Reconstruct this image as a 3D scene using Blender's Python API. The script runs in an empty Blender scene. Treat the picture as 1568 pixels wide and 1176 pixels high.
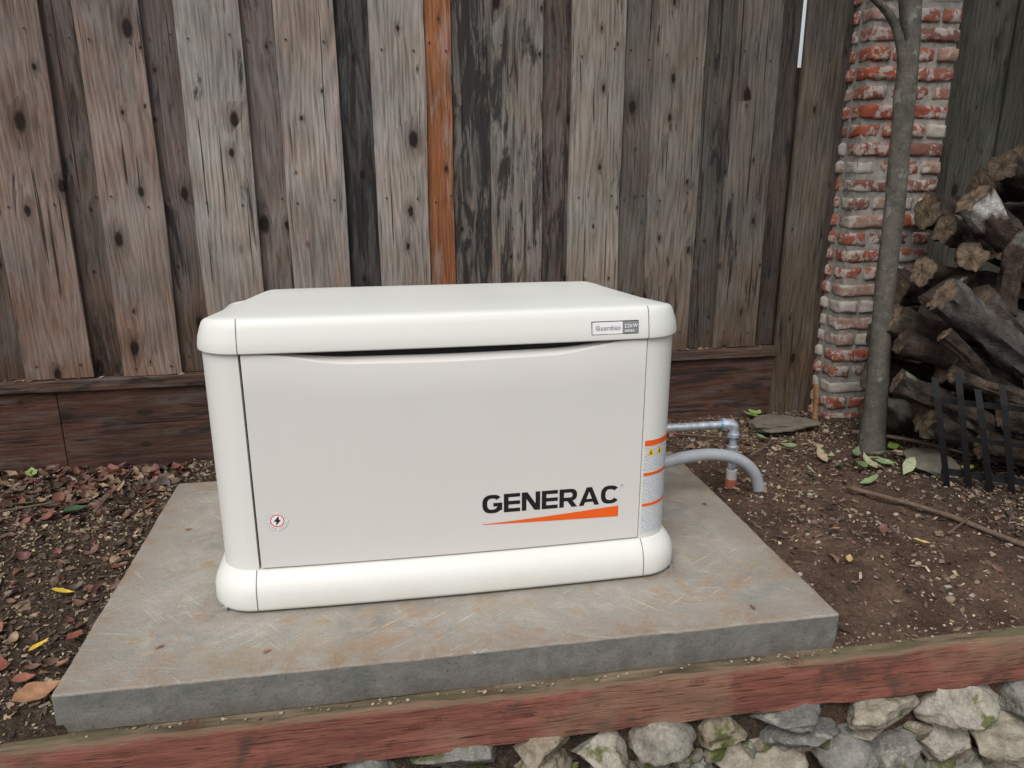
import bpy, bmesh, math, random
import numpy as np
from mathutils import Vector, Matrix, noise as mn
random.seed(7); R=np.random.RandomState(11)
sc=bpy.context.scene
# ------------------------------------------------------------------ helpers
def link(o,parent=None):
    sc.collection.objects.link(o)
    if parent is not None: o.parent=parent
    return o
def empty(name):
    e=bpy.data.objects.new(name,None); e.empty_display_size=.1
    return link(e)
class MB:
    def __init__(s): s.v=[];s.f=[];s.c=[];s.m=[];s.bc=[]
    def add(s,v,f,col=(1,1,1,1),m=0,bc=None):
        o=len(s.v); v=[tuple(p) for p in v]; s.v+=v
        s.f+=[tuple(i+o for i in q) for q in f]; s.m+=[m]*len(f)
        if len(col)==len(v) and hasattr(col[0],'__len__'): s.c+=[tuple(c) for c in col]
        else: s.c+=[tuple(col)]*len(v)
        if bc is not None: s.bc+=[tuple(b) for b in bc]
        else: s.bc+=v
    def box(s,a,b,col=(1,1,1,1),m=0,off=(0,0,0)):
        x0,y0,z0=a;x1,y1,z1=b
        v=[(x0,y0,z0),(x1,y0,z0),(x1,y1,z0),(x0,y1,z0),(x0,y0,z1),(x1,y0,z1),(x1,y1,z1),(x0,y1,z1)]
        f=[(0,3,2,1),(4,5,6,7),(0,1,5,4),(1,2,6,5),(2,3,7,6),(3,0,4,7)]
        s.add(v,f,col,m,[(p[0]+off[0],p[1]+off[1],p[2]+off[2]) for p in v])
    def obj(s,name,mats,parent=None,smooth=False,bevel=0,seg=2,auto=None):
        me=bpy.data.meshes.new(name); me.from_pydata(s.v,[],s.f)
        if not isinstance(mats,(list,tuple)): mats=[mats]
        for m in mats: me.materials.append(m)
        me.polygons.foreach_set('material_index',s.m)
        if smooth: me.polygons.foreach_set('use_smooth',[True]*len(s.f))
        a=me.attributes.new('col','FLOAT_COLOR','POINT')
        a.data.foreach_set('color',np.array([tuple(c)+(1,)*(4-len(c)) for c in s.c],dtype=np.float32).ravel())
        b=me.attributes.new('bc','FLOAT_VECTOR','POINT')
        b.data.foreach_set('vector',np.array(s.bc,dtype=np.float32).ravel())
        me.update()
        o=bpy.data.objects.new(name,me); link(o,parent)
        if auto is not None:
            me.set_sharp_from_angle(angle=math.radians(auto))
        if bevel:
            md=o.modifiers.new('bevel','BEVEL'); md.width=bevel; md.segments=seg; md.limit_method='ANGLE'; md.angle_limit=math.radians(40)
        return o
def hsh(i,j,s): 
    v=np.sin(i*127.1+j*311.7+s*74.7)*43758.5453; return v-np.floor(v)
def vn(x,y,s=0):
    x=np.asarray(x,float);y=np.asarray(y,float)
    i=np.floor(x);j=np.floor(y);u=x-i;w=y-j;u=u*u*(3-2*u);w=w*w*(3-2*w)
    return (hsh(i,j,s)*(1-u)+hsh(i+1,j,s)*u)*(1-w)+(hsh(i,j+1,s)*(1-u)+hsh(i+1,j+1,s)*u)*w
def ss(e0,e1,x):
    t=np.clip((x-e0)/(e1-e0),0,1); return t*t*(3-2*t)
# ------------------------------------------------------------------ material helpers
class G:
    def __init__(s,name):
        s.mat=bpy.data.materials.new(name); s.mat.use_nodes=True; s.nt=s.mat.node_tree
        s.nt.nodes.clear(); s.out=s.n('ShaderNodeOutputMaterial'); s.b=s.n('ShaderNodeBsdfPrincipled')
        s.l(s.b.outputs[0],s.out.inputs[0])
    def n(s,t,**k):
        n=s.nt.nodes.new(t)
        for a,b in k.items(): setattr(n,a,b)
        return n
    def l(s,a,b): s.nt.links.new(a,b)
    def put(s,inp,v):
        if isinstance(v,bpy.types.NodeSocket): s.l(v,inp)
        else:
            if inp.type=='RGBA' and len(v)==3: v=tuple(v)+(1,)
            inp.default_value=v
    def math(s,op,a,b=0.,c=0.,clamp=False):
        n=s.n('ShaderNodeMath',operation=op,use_clamp=clamp)
        s.put(n.inputs[0],a);s.put(n.inputs[1],b);s.put(n.inputs[2],c);return n.outputs[0]
    def mix(s,f,a,b,mode='MIX'):
        n=s.n('ShaderNodeMix',data_type='RGBA',blend_type=mode); n.clamp_factor=True
        s.put(n.inputs[0],f);s.put(n.inputs[6],a);s.put(n.inputs[7],b);return n.outputs[2]
    def mapr(s,v,a,b,c=0.,d=1.,sm=False):
        n=s.n('ShaderNodeMapRange'); n.clamp=True
        if sm: n.interpolation_type='SMOOTHSTEP'
        for i,x in enumerate((v,a,b,c,d)): s.put(n.inputs[i],x)
        return n.outputs[0]
    def scale(s,c,v):
        vm=s.n('ShaderNodeVectorMath',operation='SCALE'); s.put(vm.inputs[0],c); s.put(vm.inputs['Scale'],v); return vm.outputs[0]
    def vec(s,v,scale=(1,1,1),loc=(0,0,0)):
        n=s.n('ShaderNodeMapping'); s.l(v,n.inputs[0]); n.inputs[3].default_value=scale; n.inputs[1].default_value=loc; return n.outputs[0]
    def noise(s,v,sc,det=4,rough=.55,dist=0.):
        n=s.n('ShaderNodeTexNoise'); s.l(v,n.inputs['Vector']); n.inputs['Scale'].default_value=sc
        n.inputs['Detail'].default_value=det; n.inputs['Roughness'].default_value=rough; n.inputs['Distortion'].default_value=dist
        return n.outputs[0]
    def attr(s,name,o='Color'):
        n=s.n('ShaderNodeAttribute'); n.attribute_name=name; return n.outputs[o]
    def pos(s): return s.n('ShaderNodeNewGeometry').outputs['Position']
    def sep(s,v):
        n=s.n('ShaderNodeSeparateXYZ'); s.l(v,n.inputs[0]); return n.outputs
    def comb(s,a,b,c=0.):
        n=s.n('ShaderNodeCombineXYZ'); s.put(n.inputs[0],a);s.put(n.inputs[1],b);s.put(n.inputs[2],c); return n.outputs[0]
    def bump(s,h,st=.3,d=.002):
        n=s.n('ShaderNodeBump'); s.put(n.inputs['Strength'],st); n.inputs['Distance'].default_value=d
        s.l(h,n.inputs['Height']); s.l(n.outputs[0],s.b.inputs['Normal'])
    def fin(s,col,rough=.8,metal=0.,spec=.5):
        s.put(s.b.inputs['Base Color'],col); s.put(s.b.inputs['Roughness'],rough); s.put(s.b.inputs['Metallic'],metal)
        s.put(s.b.inputs['Specular IOR Level'],spec); return s.mat
def plain(name,col,rough=.5,metal=0.,var=.08,sc=30,spec=.5,bump=0.):
    g=G(name); p=g.pos(); n=g.noise(p,sc,3)
    c=g.mix(g.mapr(n,.3,.7),tuple(x*(1-var) for x in col),tuple(min(1,x*(1+var)) for x in col))
    if bump: g.bump(g.noise(p,sc*8,2),bump,.001)
    return g.fin(c,rough,metal,spec)
def wood_mat(name,axis='Z',gl=1.,knotamt=1.):
    g=G(name); P=g.attr('bc','Vector'); x,y,z=g.sep(P)
    if axis=='X': x,z=z,x
    vo=g.n('ShaderNodeTexVoronoi',voronoi_dimensions='2D'); g.l(g.comb(g.math('MULTIPLY',x,9.),g.math('MULTIPLY',z,4.6)),vo.inputs['Vector']); vo.inputs['Scale'].default_value=1.
    d=vo.outputs['Distance']; rc=g.sep(vo.outputs['Color'])
    rad=g.math('MULTIPLY_ADD',g.math('POWER',rc[0],3.2),.15,.03)
    has=g.mapr(rc[1],.40,.43); q=g.math('DIVIDE',g.math('ADD',d,g.math('MULTIPLY_ADD',g.noise(P,70.,2),.07,-.035)),rad)
    knot=g.math('MULTIPLY',g.mapr(q,.6,1.15,1.,0.,True),has)
    halo=g.math('MULTIPLY',g.math('EXPONENT',g.math('MULTIPLY',q,-.55)),has)
    Q=g.comb(x,y,g.math('MULTIPLY',z,.13))
    low=g.noise(Q,9.,2,.5)
    ph=g.math('ADD',g.math('ADD',g.math('MULTIPLY',x,300.*gl),g.math('MULTIPLY',low,46.)),g.math('MULTIPLY',halo,12.))
    gr=g.math('MULTIPLY_ADD',g.math('SINE',ph),.5,.5)
    Q3=g.comb(x,y,g.math('MULTIPLY',z,.022))
    fine=g.noise(Q3,380.,3,.7)
    med=g.noise(Q,60.,3,.6)
    big=g.noise(g.comb(x,y,g.math('MULTIPLY',z,.5)),4.5,2,.6)
    tint=g.attr('col','Color'); al=g.attr('col','Alpha')
    v=g.math('ADD',g.math('MULTIPLY',gr,.24),g.math('ADD',g.math('MULTIPLY',fine,1.35),g.math('MULTIPLY',med,.7)))
    v=g.mapr(v,.70,1.58,.40,1.6)
    v=g.math('MULTIPLY',v,g.mapr(big,.3,.7,.70,1.25))
    col=g.scale(tint,v)
    bl=g.noise(P,5.,3,.6)
    col=g.mix(g.mapr(bl,.42,.62,0.,.40),col,g.mix(1.,col,(1.12,.86,.70),'MULTIPLY'))
    sv=g.noise(Q,30.,4,.7); col=g.mix(g.mapr(sv,.52,.70,0.,.65),col,g.scale((.41,.40,.38),g.math('MULTIPLY',g.sep(tint)[0],2.8)))
    mo=g.noise(Q,24.,5,.7,.6)
    thr=g.math('SUBTRACT',.78,g.math('MULTIPLY',al,.38))
    mk=g.mapr(g.math('SUBTRACT',mo,thr),-.04,.05,0.,.88)
    col=g.mix(mk,col,(.018,.017,.017))
    ring=g.math('MULTIPLY',g.mapr(q,1.,3.0,1.,0.),has)
    col=g.mix(g.math('MULTIPLY',ring,.50*knotamt),col,(.035,.022,.015))
    col=g.mix(g.math('MULTIPLY',knot,.94*knotamt),col,(.012,.008,.006))
    ck=g.mapr(g.noise(Q3,100.,2,.5),.31,.345,.85,0.)
    col=g.mix(ck,col,(.012,.010,.009))
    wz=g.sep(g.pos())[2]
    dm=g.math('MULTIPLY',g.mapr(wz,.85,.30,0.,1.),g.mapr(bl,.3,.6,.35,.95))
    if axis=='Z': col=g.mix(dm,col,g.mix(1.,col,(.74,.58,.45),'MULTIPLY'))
    g.bump(g.noise(Q3,240.,2,.65),.7,.003)
    return g.fin(col,.85,0,.2)
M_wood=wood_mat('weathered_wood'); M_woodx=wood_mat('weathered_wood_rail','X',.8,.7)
def attr_mat(name,nsc=40,var=.35,rough=.85,bump=.5,bd=.004,spec=.3,moss=False,white=0.,wcol=(.52,.49,.45),det=4):
    g=G(name); P=g.pos(); c=g.attr('col','Color')
    n1=g.noise(P,nsc,det,.65); n2=g.noise(P,nsc*4.3,3,.6)
    v=g.mapr(g.math('ADD',g.math('MULTIPLY',n1,.65),g.math('MULTIPLY',n2,.35)),.3,.7,1-var,1+var)
    col=g.scale(c,v)
    if white:
        w=g.noise(P,17.,5,.7,.4); w=g.mapr(w,.60-white*.2,.66-white*.2,0.,.85)
        col=g.mix(w,col,g.mix(n2,tuple(x*.62 for x in wcol),wcol))
    if moss:
        al=g.attr('col','Alpha'); mm=g.math('ADD',g.noise(P,11.,4,.65),g.math('MULTIPLY',al,.2))
        mm=g.mapr(mm,.62,.69,0.,.85)
        col=g.mix(mm,col,g.mix(n2,(.03,.038,.01),(.12,.14,.025)))
    g.bump(g.noise(P,nsc*1.7,det,.7),bump,bd)
    return g.fin(col,rough,0,spec)
M_chip=attr_mat('wood_chips',60,.3,.85,.2,.001,det=1)
M_leaf=attr_mat('leaf',50,.3,.55,.2,.001,.4,det=1)
M_brick=attr_mat('old_brick',30,.35,.9,.7,.004,.2,white=.55,wcol=(.46,.43,.385),det=3)
M_stone=attr_mat('field_stone',24,.50,.92,1.,.010,.2,moss=True,white=.12,wcol=(.40,.38,.32))
M_flag=attr_mat('flagstone',18,.3,.9,.6,.004,.25,det=2)
M_barkw=attr_mat('firewood_bark',40,.55,.9,1.,.010,.2)
# ------------------------------------------------------------------ world, light, camera
w=bpy.data.worlds.new('World'); sc.world=w; w.use_nodes=True; nt=w.node_tree; nt.nodes.clear()
SE,SA=math.radians(52),math.radians(208)
sky=nt.nodes.new('ShaderNodeTexSky'); sky.sky_type='NISHITA'; sky.sun_disc=False; sky.sun_elevation=SE; sky.sun_rotation=SA
sky.air_density=1.; sky.dust_density=4.; sky.ozone_density=1.
hs=nt.nodes.new('ShaderNodeHueSaturation'); hs.inputs['Saturation'].default_value=.30
bg=nt.nodes.new('ShaderNodeBackground'); bg.inputs[1].default_value=.145; wo=nt.nodes.new('ShaderNodeOutputWorld')
nt.links.new(sky.outputs[0],hs.inputs['Color']); nt.links.new(hs.outputs[0],bg.inputs[0]); nt.links.new(bg.outputs[0],wo.inputs[0])
sl=bpy.data.lights.new('sun','SUN'); sl.energy=1.5; sl.angle=math.radians(35); sl.color=(1,.975,.945)
so=bpy.data.objects.new('sun',sl); link(so)
sd=Vector((math.sin(SA)*math.cos(SE),math.cos(SA)*math.cos(SE),math.sin(SE)))
so.rotation_euler=sd.to_track_quat('Z','Y').to_euler(); so.location=(0,0,8)
cd=bpy.data.cameras.new('camera'); cd.sensor_width=36; cd.lens=27.05; cd.clip_start=.02; cd.clip_end=500
co=bpy.data.objects.new('camera',cd); link(co); co.location=(0,0,1.1); co.rotation_euler=(math.radians(90-16.2),0,math.radians(-9.8))
sc.camera=co
sc.view_settings.view_transform='Standard'; sc.view_settings.look='None'; sc.view_settings.exposure=0
# ------------------------------------------------------------------ ground
PX0,PX1,PY0,PY1=-.736,1.106,1.539,2.69
def gh(x,y):
    x=np.asarray(x,float);y=np.asarray(y,float)
    z=-.03+(vn(x*2.3,y*2.3,1)-.5)*.03+(vn(x*9,y*9,2)-.5)*.020+(vn(x*28,y*28,3)-.5)*.015+(vn(x*70,y*70,4)-.5)*.008
    z=z-.055*(1-ss(-.76,-.6,x))*(1-ss(1.58,2.45,y))
    z=z-.060*ss(1.0,1.12,x)*(1-ss(1.54,1.78,y))
    z=z+.03*np.exp(-((x-1.32)**2+(y-2.05)**2)/.05)-.03*np.exp(-((x-1.55)**2+(y-2.15)**2)/.03)
    z=z+.03*ss(1.9,3.2,x)*ss(1.9,2.6,y)
    z=np.where(y<1.63,np.maximum(z,-.094+.006*vn(x*30,y*30,2)),z)
    inside=((x>PX0+.02)&(x<PX1-.02)&(y<PY1-.02)); z=np.where(inside,-.14,z)
    z=np.where(y<1.522+.018*vn(x*6,3.,5)+.012*vn(x*22,1.,6),-.13,z)
    return z
xs=np.concatenate([[-80,-30,-10,-5,-3.4],np.arange(-2.4,3.6,.014),[4.5,6,12,30,80]])
ys=np.concatenate([[-80,-20,-5,-1,.5,1.0,1.2,1.30,1.38,1.45,1.525,1.535,1.54],np.arange(1.545,3.5,.014),[4,6,12,30,80]])
XX,YY=np.meshgrid(xs,ys); ZZ=gh(XX,YY)
low=-.56+(vn(XX*5,YY*5,9)-.5)*.04
ZZ=np.where(YY<1.53,low,ZZ)
nx,ny=len(xs),len(ys)
idx=np.arange(nx*ny).reshape(ny,nx)
F=np.stack([idx[:-1,:-1],idx[:-1,1:],idx[1:,1:],idx[1:,:-1]],-1).reshape(-1,4)
me=bpy.data.meshes.new('ground'); me.from_pydata(np.stack([XX,YY,ZZ],-1).reshape(-1,3).tolist(),[],F.tolist())
me.polygons.foreach_set('use_smooth',[True]*len(F)); g=G('soil')
P=g.pos(); n1=g.noise(P,7.,3,.6); n2=g.noise(P,60.,4,.7); n3=g.noise(P,240.,2,.6)
sx=g.sep(P)
bare=g.math('MULTIPLY',g.mapr(sx[0],.95,1.25,0.,1.,True),g.mapr(g.math('ADD',sx[0],g.math('MULTIPLY',n1,.5)),1.9,2.3,1.,0.,True))
c=g.mix(g.mapr(n2,.3,.7),(.022,.016,.012),(.098,.07,.050))
cb=g.mix(g.mapr(n1,.35,.65),(.075,.045,.032),(.175,.11,.077)); cb=g.mix(g.mapr(n2,.35,.6,.6,0.),cb,(.038,.024,.017))
c=g.mix(bare,c,cb)
c=g.mix(g.mapr(n3,.60,.68,0.,.5),c,(.28,.21,.15))
g.bump(g.noise(P,95.,4,.75),1.,.014)
me.materials.append(g.fin(c,.95,0,.15)); me.update(); link(bpy.data.objects.new('ground',me))
# ------------------------------------------------------------------ concrete pad
g=G('concrete'); P=g.pos(); s_=g.sep(P); nrm=g.sep(g.n('ShaderNodeNewGeometry').outputs['Normal'])
n1=g.noise(P,3.2,4,.62,.3); n2=g.noise(P,14.,5,.7,.5); n3=g.noise(P,140.,3,.7); n4=g.noise(P,420.,1,.6)
c=g.mix(g.mapr(n1,.33,.66),(.225,.215,.19),(.34,.318,.275)); c=g.mix(g.mapr(n2,.42,.68,0.,.6),c,(.42,.39,.335))
rust=g.math('MULTIPLY',g.mapr(g.noise(P,4.3,5,.75,1.0),.53,.60,0.,1.),g.mapr(n2,.38,.52,.25,1.))
c=g.mix(g.math('MULTIPLY',rust,.60),c,(.32,.19,.10))
r2=g.math('MULTIPLY',g.mapr(g.noise(g.vec(P,(1,1,1),(7,3,0)),2.6,5,.7,.6),.49,.60,0.,1.),g.mapr(n2,.42,.55,0.,.6)); c=g.mix(r2,c,(.29,.225,.15))
for ang,seed in ((.9,0.),(-.6,5.),(.25,9.)):
    vr=g.n('ShaderNodeVectorRotate'); g.l(P,vr.inputs['Vector']); vr.inputs['Angle'].default_value=ang
    scr=g.noise(g.vec(vr.outputs[0],(7.,170.,1.),(seed,0,0)),1.,2,.6); c=g.mix(g.math('MULTIPLY',g.mapr(scr,.62,.70,0.,.6),g.mapr(g.noise(g.vec(P,(1,1,1),(seed,2,0)),4.,1),.46,.6)),c,(.58,.56,.51))
c=g.mix(g.mapr(n3,.59,.69,0.,.55),c,(.09,.08,.07)); c=g.mix(g.mapr(n4,.6,.7,0.,.3),c,(.55,.53,.5))
ed=g.math('MINIMUM',g.math('MINIMUM',g.math('SUBTRACT',s_[0],PX0),g.math('SUBTRACT',PX1,s_[0])),g.math('MINIMUM',g.math('SUBTRACT',s_[1],PY0),g.math('SUBTRACT',PY1,s_[1])))
em=g.math('MULTIPLY',g.mapr(ed,0.,.13,1.,0.),g.mapr(n2,.4,.6,.1,.8)); c=g.mix(em,c,(.22,.16,.11))
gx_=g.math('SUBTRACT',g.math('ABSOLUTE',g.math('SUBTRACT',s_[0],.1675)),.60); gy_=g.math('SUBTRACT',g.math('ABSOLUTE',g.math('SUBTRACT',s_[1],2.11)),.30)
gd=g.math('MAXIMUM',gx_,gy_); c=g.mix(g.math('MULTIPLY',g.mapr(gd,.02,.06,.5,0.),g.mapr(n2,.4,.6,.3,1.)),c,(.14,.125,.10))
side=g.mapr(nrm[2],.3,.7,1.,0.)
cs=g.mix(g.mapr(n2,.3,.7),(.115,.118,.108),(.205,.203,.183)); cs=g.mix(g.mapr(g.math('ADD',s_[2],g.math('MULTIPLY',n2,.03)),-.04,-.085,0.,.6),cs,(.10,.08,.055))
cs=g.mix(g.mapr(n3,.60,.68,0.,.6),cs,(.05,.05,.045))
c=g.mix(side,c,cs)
g.bump(g.noise(P,60.,5,.75),.6,.006)
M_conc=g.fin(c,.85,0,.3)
nxp,nyp=150,60
def pe(x,y,z):
    dx=(vn(y*9,z*12,5)-.5)*.005+(vn(y*50,z*50,15)-.5)*.003 if abs(x-PX0)<1e-6 or abs(x-PX1)<1e-6 else 0
    dy=(vn(x*7,z*12,6)-.5)*.004+(vn(x*50,z*50,16)-.5)*.003 if abs(y-PY0)<1e-6 else 0
    return (x+float(dx),y+float(dy),z+float(vn(x*4,y*4,8)-.5)*.003-(float(vn(x*40,y*40,9))**5*.006 if z==0 and (dx or dy) else 0))
mb=MB()
gx=np.linspace(PX0,PX1,nxp);gy=np.linspace(PY0,PY1,nyp)
v=[pe(x,y,0.) for y in gy for x in gx]; f=[(j*nxp+i,j*nxp+i+1,(j+1)*nxp+i+1,(j+1)*nxp+i) for j in range(nyp-1) for i in range(nxp-1)]
base=len(v); per=[i for i in range(nxp)]+[j*nxp+nxp-1 for j in range(1,nyp)]+[(nyp-1)*nxp+i for i in range(nxp-2,-1,-1)]+[j*nxp for j in range(nyp-2,0,-1)]
nl=4
for k in range(1,nl+1):
    for q in per:
        x0=gx[q%nxp]; y0=gy[q//nxp]; v.append(pe(x0,y0,-.096*k/nl))
rings=[per]+[[base+(k*len(per))+i for i in range(len(per))] for k in range(nl)]
for a_,b_ in zip(rings[:-1],rings[1:]):
    for i in range(len(per)):
        j=(i+1)%len(per); f.append((a_[i],b_[i],b_[j],a_[j]))
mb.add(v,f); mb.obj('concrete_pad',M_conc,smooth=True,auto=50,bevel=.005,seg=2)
# ------------------------------------------------------------------ retaining wall : timber + stones
g=G('stained_timber'); P=g.pos(); s_=g.sep(P); nrm=g.sep(g.n('ShaderNodeNewGeometry').outputs['Normal'])
Q=g.vec(P,(.12,1.,1.)); n1=g.noise(Q,40.,4,.65); n2=g.noise(P,6.,5,.65,.5); n3=g.noise(g.vec(P,(.04,1,1)),220.,3,.6)
c=g.mix(g.mapr(n1,.3,.7),(.135,.048,.036),(.27,.105,.075)); c=g.mix(g.mapr(n2,.52,.64,0.,.8),c,(.085,.050,.038))
c=g.mix(g.mapr(g.noise(P,2.1,5,.6),.54,.61,0.,.55),c,(.26,.165,.105)); c=g.mix(g.mapr(n3,.36,.43,.75,0.),c,(.03,.014,.012))
top=g.mapr(nrm[2],.35,.8); ct=g.mix(g.mapr(n1,.35,.65),(.06,.045,.028),(.20,.155,.10)); ct=g.mix(g.mapr(n2,.48,.6,0.,.6),ct,(.085,.08,.04))
eg=g.mapr(g.math('ADD',s_[2],g.math('MULTIPLY',n2,.04)),-.098,-.090,0.,.7); c=g.mix(eg,c,(.22,.155,.10))
c=g.mix(top,c,ct)
vo=g.n('ShaderNodeTexVoronoi',voronoi_dimensions='2D'); g.l(g.comb(g.math('MULTIPLY',s_[0],3.),g.math('MULTIPLY',s_[2],8.)),vo.inputs['Vector']); vo.inputs['Scale'].default_value=1.
kd=g.math('ADD',vo.outputs['Distance'],g.math('MULTIPLY',n2,.05)); kn=g.math('MULTIPLY',g.mapr(kd,.06,.14,.7,0.),g.math('MULTIPLY_ADD',g.math('SINE',g.math('MULTIPLY',kd,150.)),.35,.65)); c=g.mix(kn,c,(.08,.028,.018))
g.bump(g.noise(g.vec(P,(.1,1,1)),90.,4,.7),.8,.005); M_tim=g.fin(c,.8,0,.25)
wall=empty('stone_retaining_wall')
mb=MB()
T0,T1=-3.2,4.2; n=300; sec=[(0,-.098),(0,-.24),(.14,-.24),(.14,-.098)]
prof=[]
m=6
for k in range(4):
    a_=sec[k];b_=sec[(k+1)%4]
    for i in range(m): prof.append((a_[0]+(b_[0]-a_[0])*i/m,a_[1]+(b_[1]-a_[1])*i/m))
v=[]
for i in range(n+1):
    x=T0+(T1-T0)*i/n
    for (dy_,z) in prof:
        e=.006 if abs(z+.098)<.001 and dy_<.001 else 0
        e*=1+2.0*float(vn(x*7,3,4))**3
        nn=float(vn(x*14,dy_*60+z*70,12)-.5)*.007
        v.append((x,1.505+dy_+e*.6+nn,z-e*.5+nn*.6+float(vn(x*3,dy_*20,7)-.5)*.006))
L=len(prof); f=[(i*L+k,(i+1)*L+k,(i+1)*L+(k+1)%L,i*L+(k+1)%L) for i in range(n) for k in range(L)]
f=[q[::-1] for q in f]; f.append(tuple(range(L))); f.append(tuple(n*L+k for k in range(L))[::-1])
mb.add(v,f); mb.obj('timber_cap',M_tim,wall,smooth=True,auto=50)
def ico(n_):
    bm=bmesh.new(); bmesh.ops.create_icosphere(bm,subdivisions=n_,radius=1); a=np.array([v.co[:] for v in bm.verts]); b=[tuple(v.index for v in f.verts) for f in bm.faces]; bm.free(); return a,b
ICO,ICOF=ico(4); ICO2,ICO2F=ico(2); ICO3,ICO3F=ico(3)
def rock(c,size,rz,seed,lv=3,npl=9):
    r=np.random.RandomState(seed); P={2:ICO2,3:ICO3,4:ICO}[lv].copy()
    for k in range(npl):
        nn=r.normal(size=3); nn/=np.linalg.norm(nn); d=r.uniform(.45,.80); t=P@nn; P=P-np.outer(np.clip(t-d,0,None),nn)
    if lv>2:
        D=np.array([mn.fractal(Vector((p*2.6+seed*3.7).tolist()),1.,2.,4) for p in P]); P=P*(1+.13*D)[:,None]
    mx=np.abs(P).max(0); P=P/mx*np.array(size)*.5
    ax=Matrix.Rotation(rz,3,'Y')@Matrix.Rotation(r.uniform(-.2,.2),3,'X')
    P=P@np.array(ax).T
    return P+np.array(c)
mb=MB(); z=-.298; row=0
while z>-.66:
    x=-.9+random.uniform(0,.1)
    while x<2.9:
        w_=random.uniform(.12,.25); cz=z+random.uniform(-.02,.016)
        base_=random.choice([(.225,.21,.175),(.19,.185,.165),(.28,.25,.195),(.25,.21,.155),(.16,.16,.145),(.31,.285,.235)])
        split=random.random()<.35 and row>=0
        parts=[(w_,.125,cz)] if not split else [(w_,.07,cz+.03),(w_*.9,.065,cz-.032)]
        for (ww,h,zz) in parts:
            mb.add(rock((x+w_/2,1.548-row*.012+random.uniform(-.03,.015),zz),(ww*1.14,.20,h*1.1),random.uniform(-.2,.2),random.randint(0,99999),4 if row<3 else 3),ICOF if row<3 else ICO3F,base_+(random.choice([0,0,.1,.25]),))
        x+=w_*random.uniform(.98,1.08)
    for q in range(60):
        xx=random.uniform(-.9,2.9); s=random.uniform(.03,.07); mb.add(rock((xx,1.515-row*.012,z-.058+random.uniform(-.015,.015)),(s*1.4,s,s*.8),random.uniform(-.5,.5),random.randint(0,99999)),ICO3F,random.choice([(.13,.125,.10),(.18,.15,.11),(.22,.20,.165)])+(random.choice([.1,.9]),))
    z-=.112; row+=1
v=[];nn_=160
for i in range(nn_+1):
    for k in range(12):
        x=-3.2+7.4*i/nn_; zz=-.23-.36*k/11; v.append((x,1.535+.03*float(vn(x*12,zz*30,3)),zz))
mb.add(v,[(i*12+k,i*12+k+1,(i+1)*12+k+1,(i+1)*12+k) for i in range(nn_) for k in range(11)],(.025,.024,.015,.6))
mb.obj('stones',M_stone,wall,smooth=True)
# ------------------------------------------------------------------ fence
FS=.058; FN=Vector((FS,-1,0)).normalized()
def fp(x,off,z): return (x+FN.x*off,3.062+FS*x+FN.y*off,z)
def rz_(x): return .030-.0105*(x+1.1)   # the rail drops a little to the right
def board(mb,x0,x1,off,th,z0,z1,col,n=10,m=0,axis='Z',wob=.003,slope=False):
    rx,rz=random.uniform(0,50),random.uniform(0,50); v=[];bc=[]
    sd=random.uniform(0,100)
    for i in range(n+1):
        t=i/n
        if axis=='Z':
            z=z0+(z1-z0)*t; e0=float(vn(z*2.2,sd,1)-.5)*2*wob; e1=float(vn(z*2.2,sd+9,2)-.5)*2*wob; b=float(vn(z*1.2,sd+20,3)-.5)*.006
            pts=[(x0+e0,off+th+b,z),(x1+e1,off+th+b,z),(x1+e1,off+b,z),(x0+e0,off+b,z)]
            bb=[(p[0]-x0+rx,p[1],p[2]+rz) for p in pts]
        else:
            x=x0+(x1-x0)*t; e0=float(vn(x*2.2,sd,1)-.5)*2*wob; e1=float(vn(x*2.2,sd+9,2)-.5)*2*wob; dz=rz_(x) if slope else 0
            bz=dz if slope==1 else 0
            pts=[(x,off+th+e0,z0+e0+bz),(x,off+th,z1+e1+dz),(x,off,z1+e1+dz),(x,off,z0+e0+bz)]
            bb=[(p[0]+rx,p[1],p[2]+rz) for p in pts]
        v+=[fp(*p) for p in pts]; bc+=bb
    f=[]
    for i in range(n):
        for k in range(4):
            a_=i*4+k;b_=i*4+(k+1)%4; f.append((a_,b_,b_+4,a_+4))
    f.append((3,2,1,0)); f.append((n*4,n*4+1,n*4+2,n*4+3))
    mb.add(v,f,col,m,bc)
fence=empty('wooden_fence'); mb=MB()
OR=(.225,.092,.042)
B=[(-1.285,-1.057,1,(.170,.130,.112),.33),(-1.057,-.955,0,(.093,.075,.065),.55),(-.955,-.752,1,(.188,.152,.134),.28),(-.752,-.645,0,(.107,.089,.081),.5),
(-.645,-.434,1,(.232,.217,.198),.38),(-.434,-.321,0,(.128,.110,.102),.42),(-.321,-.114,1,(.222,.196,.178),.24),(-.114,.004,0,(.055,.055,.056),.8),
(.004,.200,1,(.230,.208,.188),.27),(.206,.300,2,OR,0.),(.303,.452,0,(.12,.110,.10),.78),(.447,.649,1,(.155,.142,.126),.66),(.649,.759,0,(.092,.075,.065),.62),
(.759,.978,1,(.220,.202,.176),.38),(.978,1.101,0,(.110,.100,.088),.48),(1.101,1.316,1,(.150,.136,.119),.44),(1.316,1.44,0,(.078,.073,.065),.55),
(1.44,1.64,1,(.118,.105,.090),.44),(1.64,1.738,0,(.055,.046,.04),.6)]  # tints drop to the right: tree and eave shade put into board colour
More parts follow.
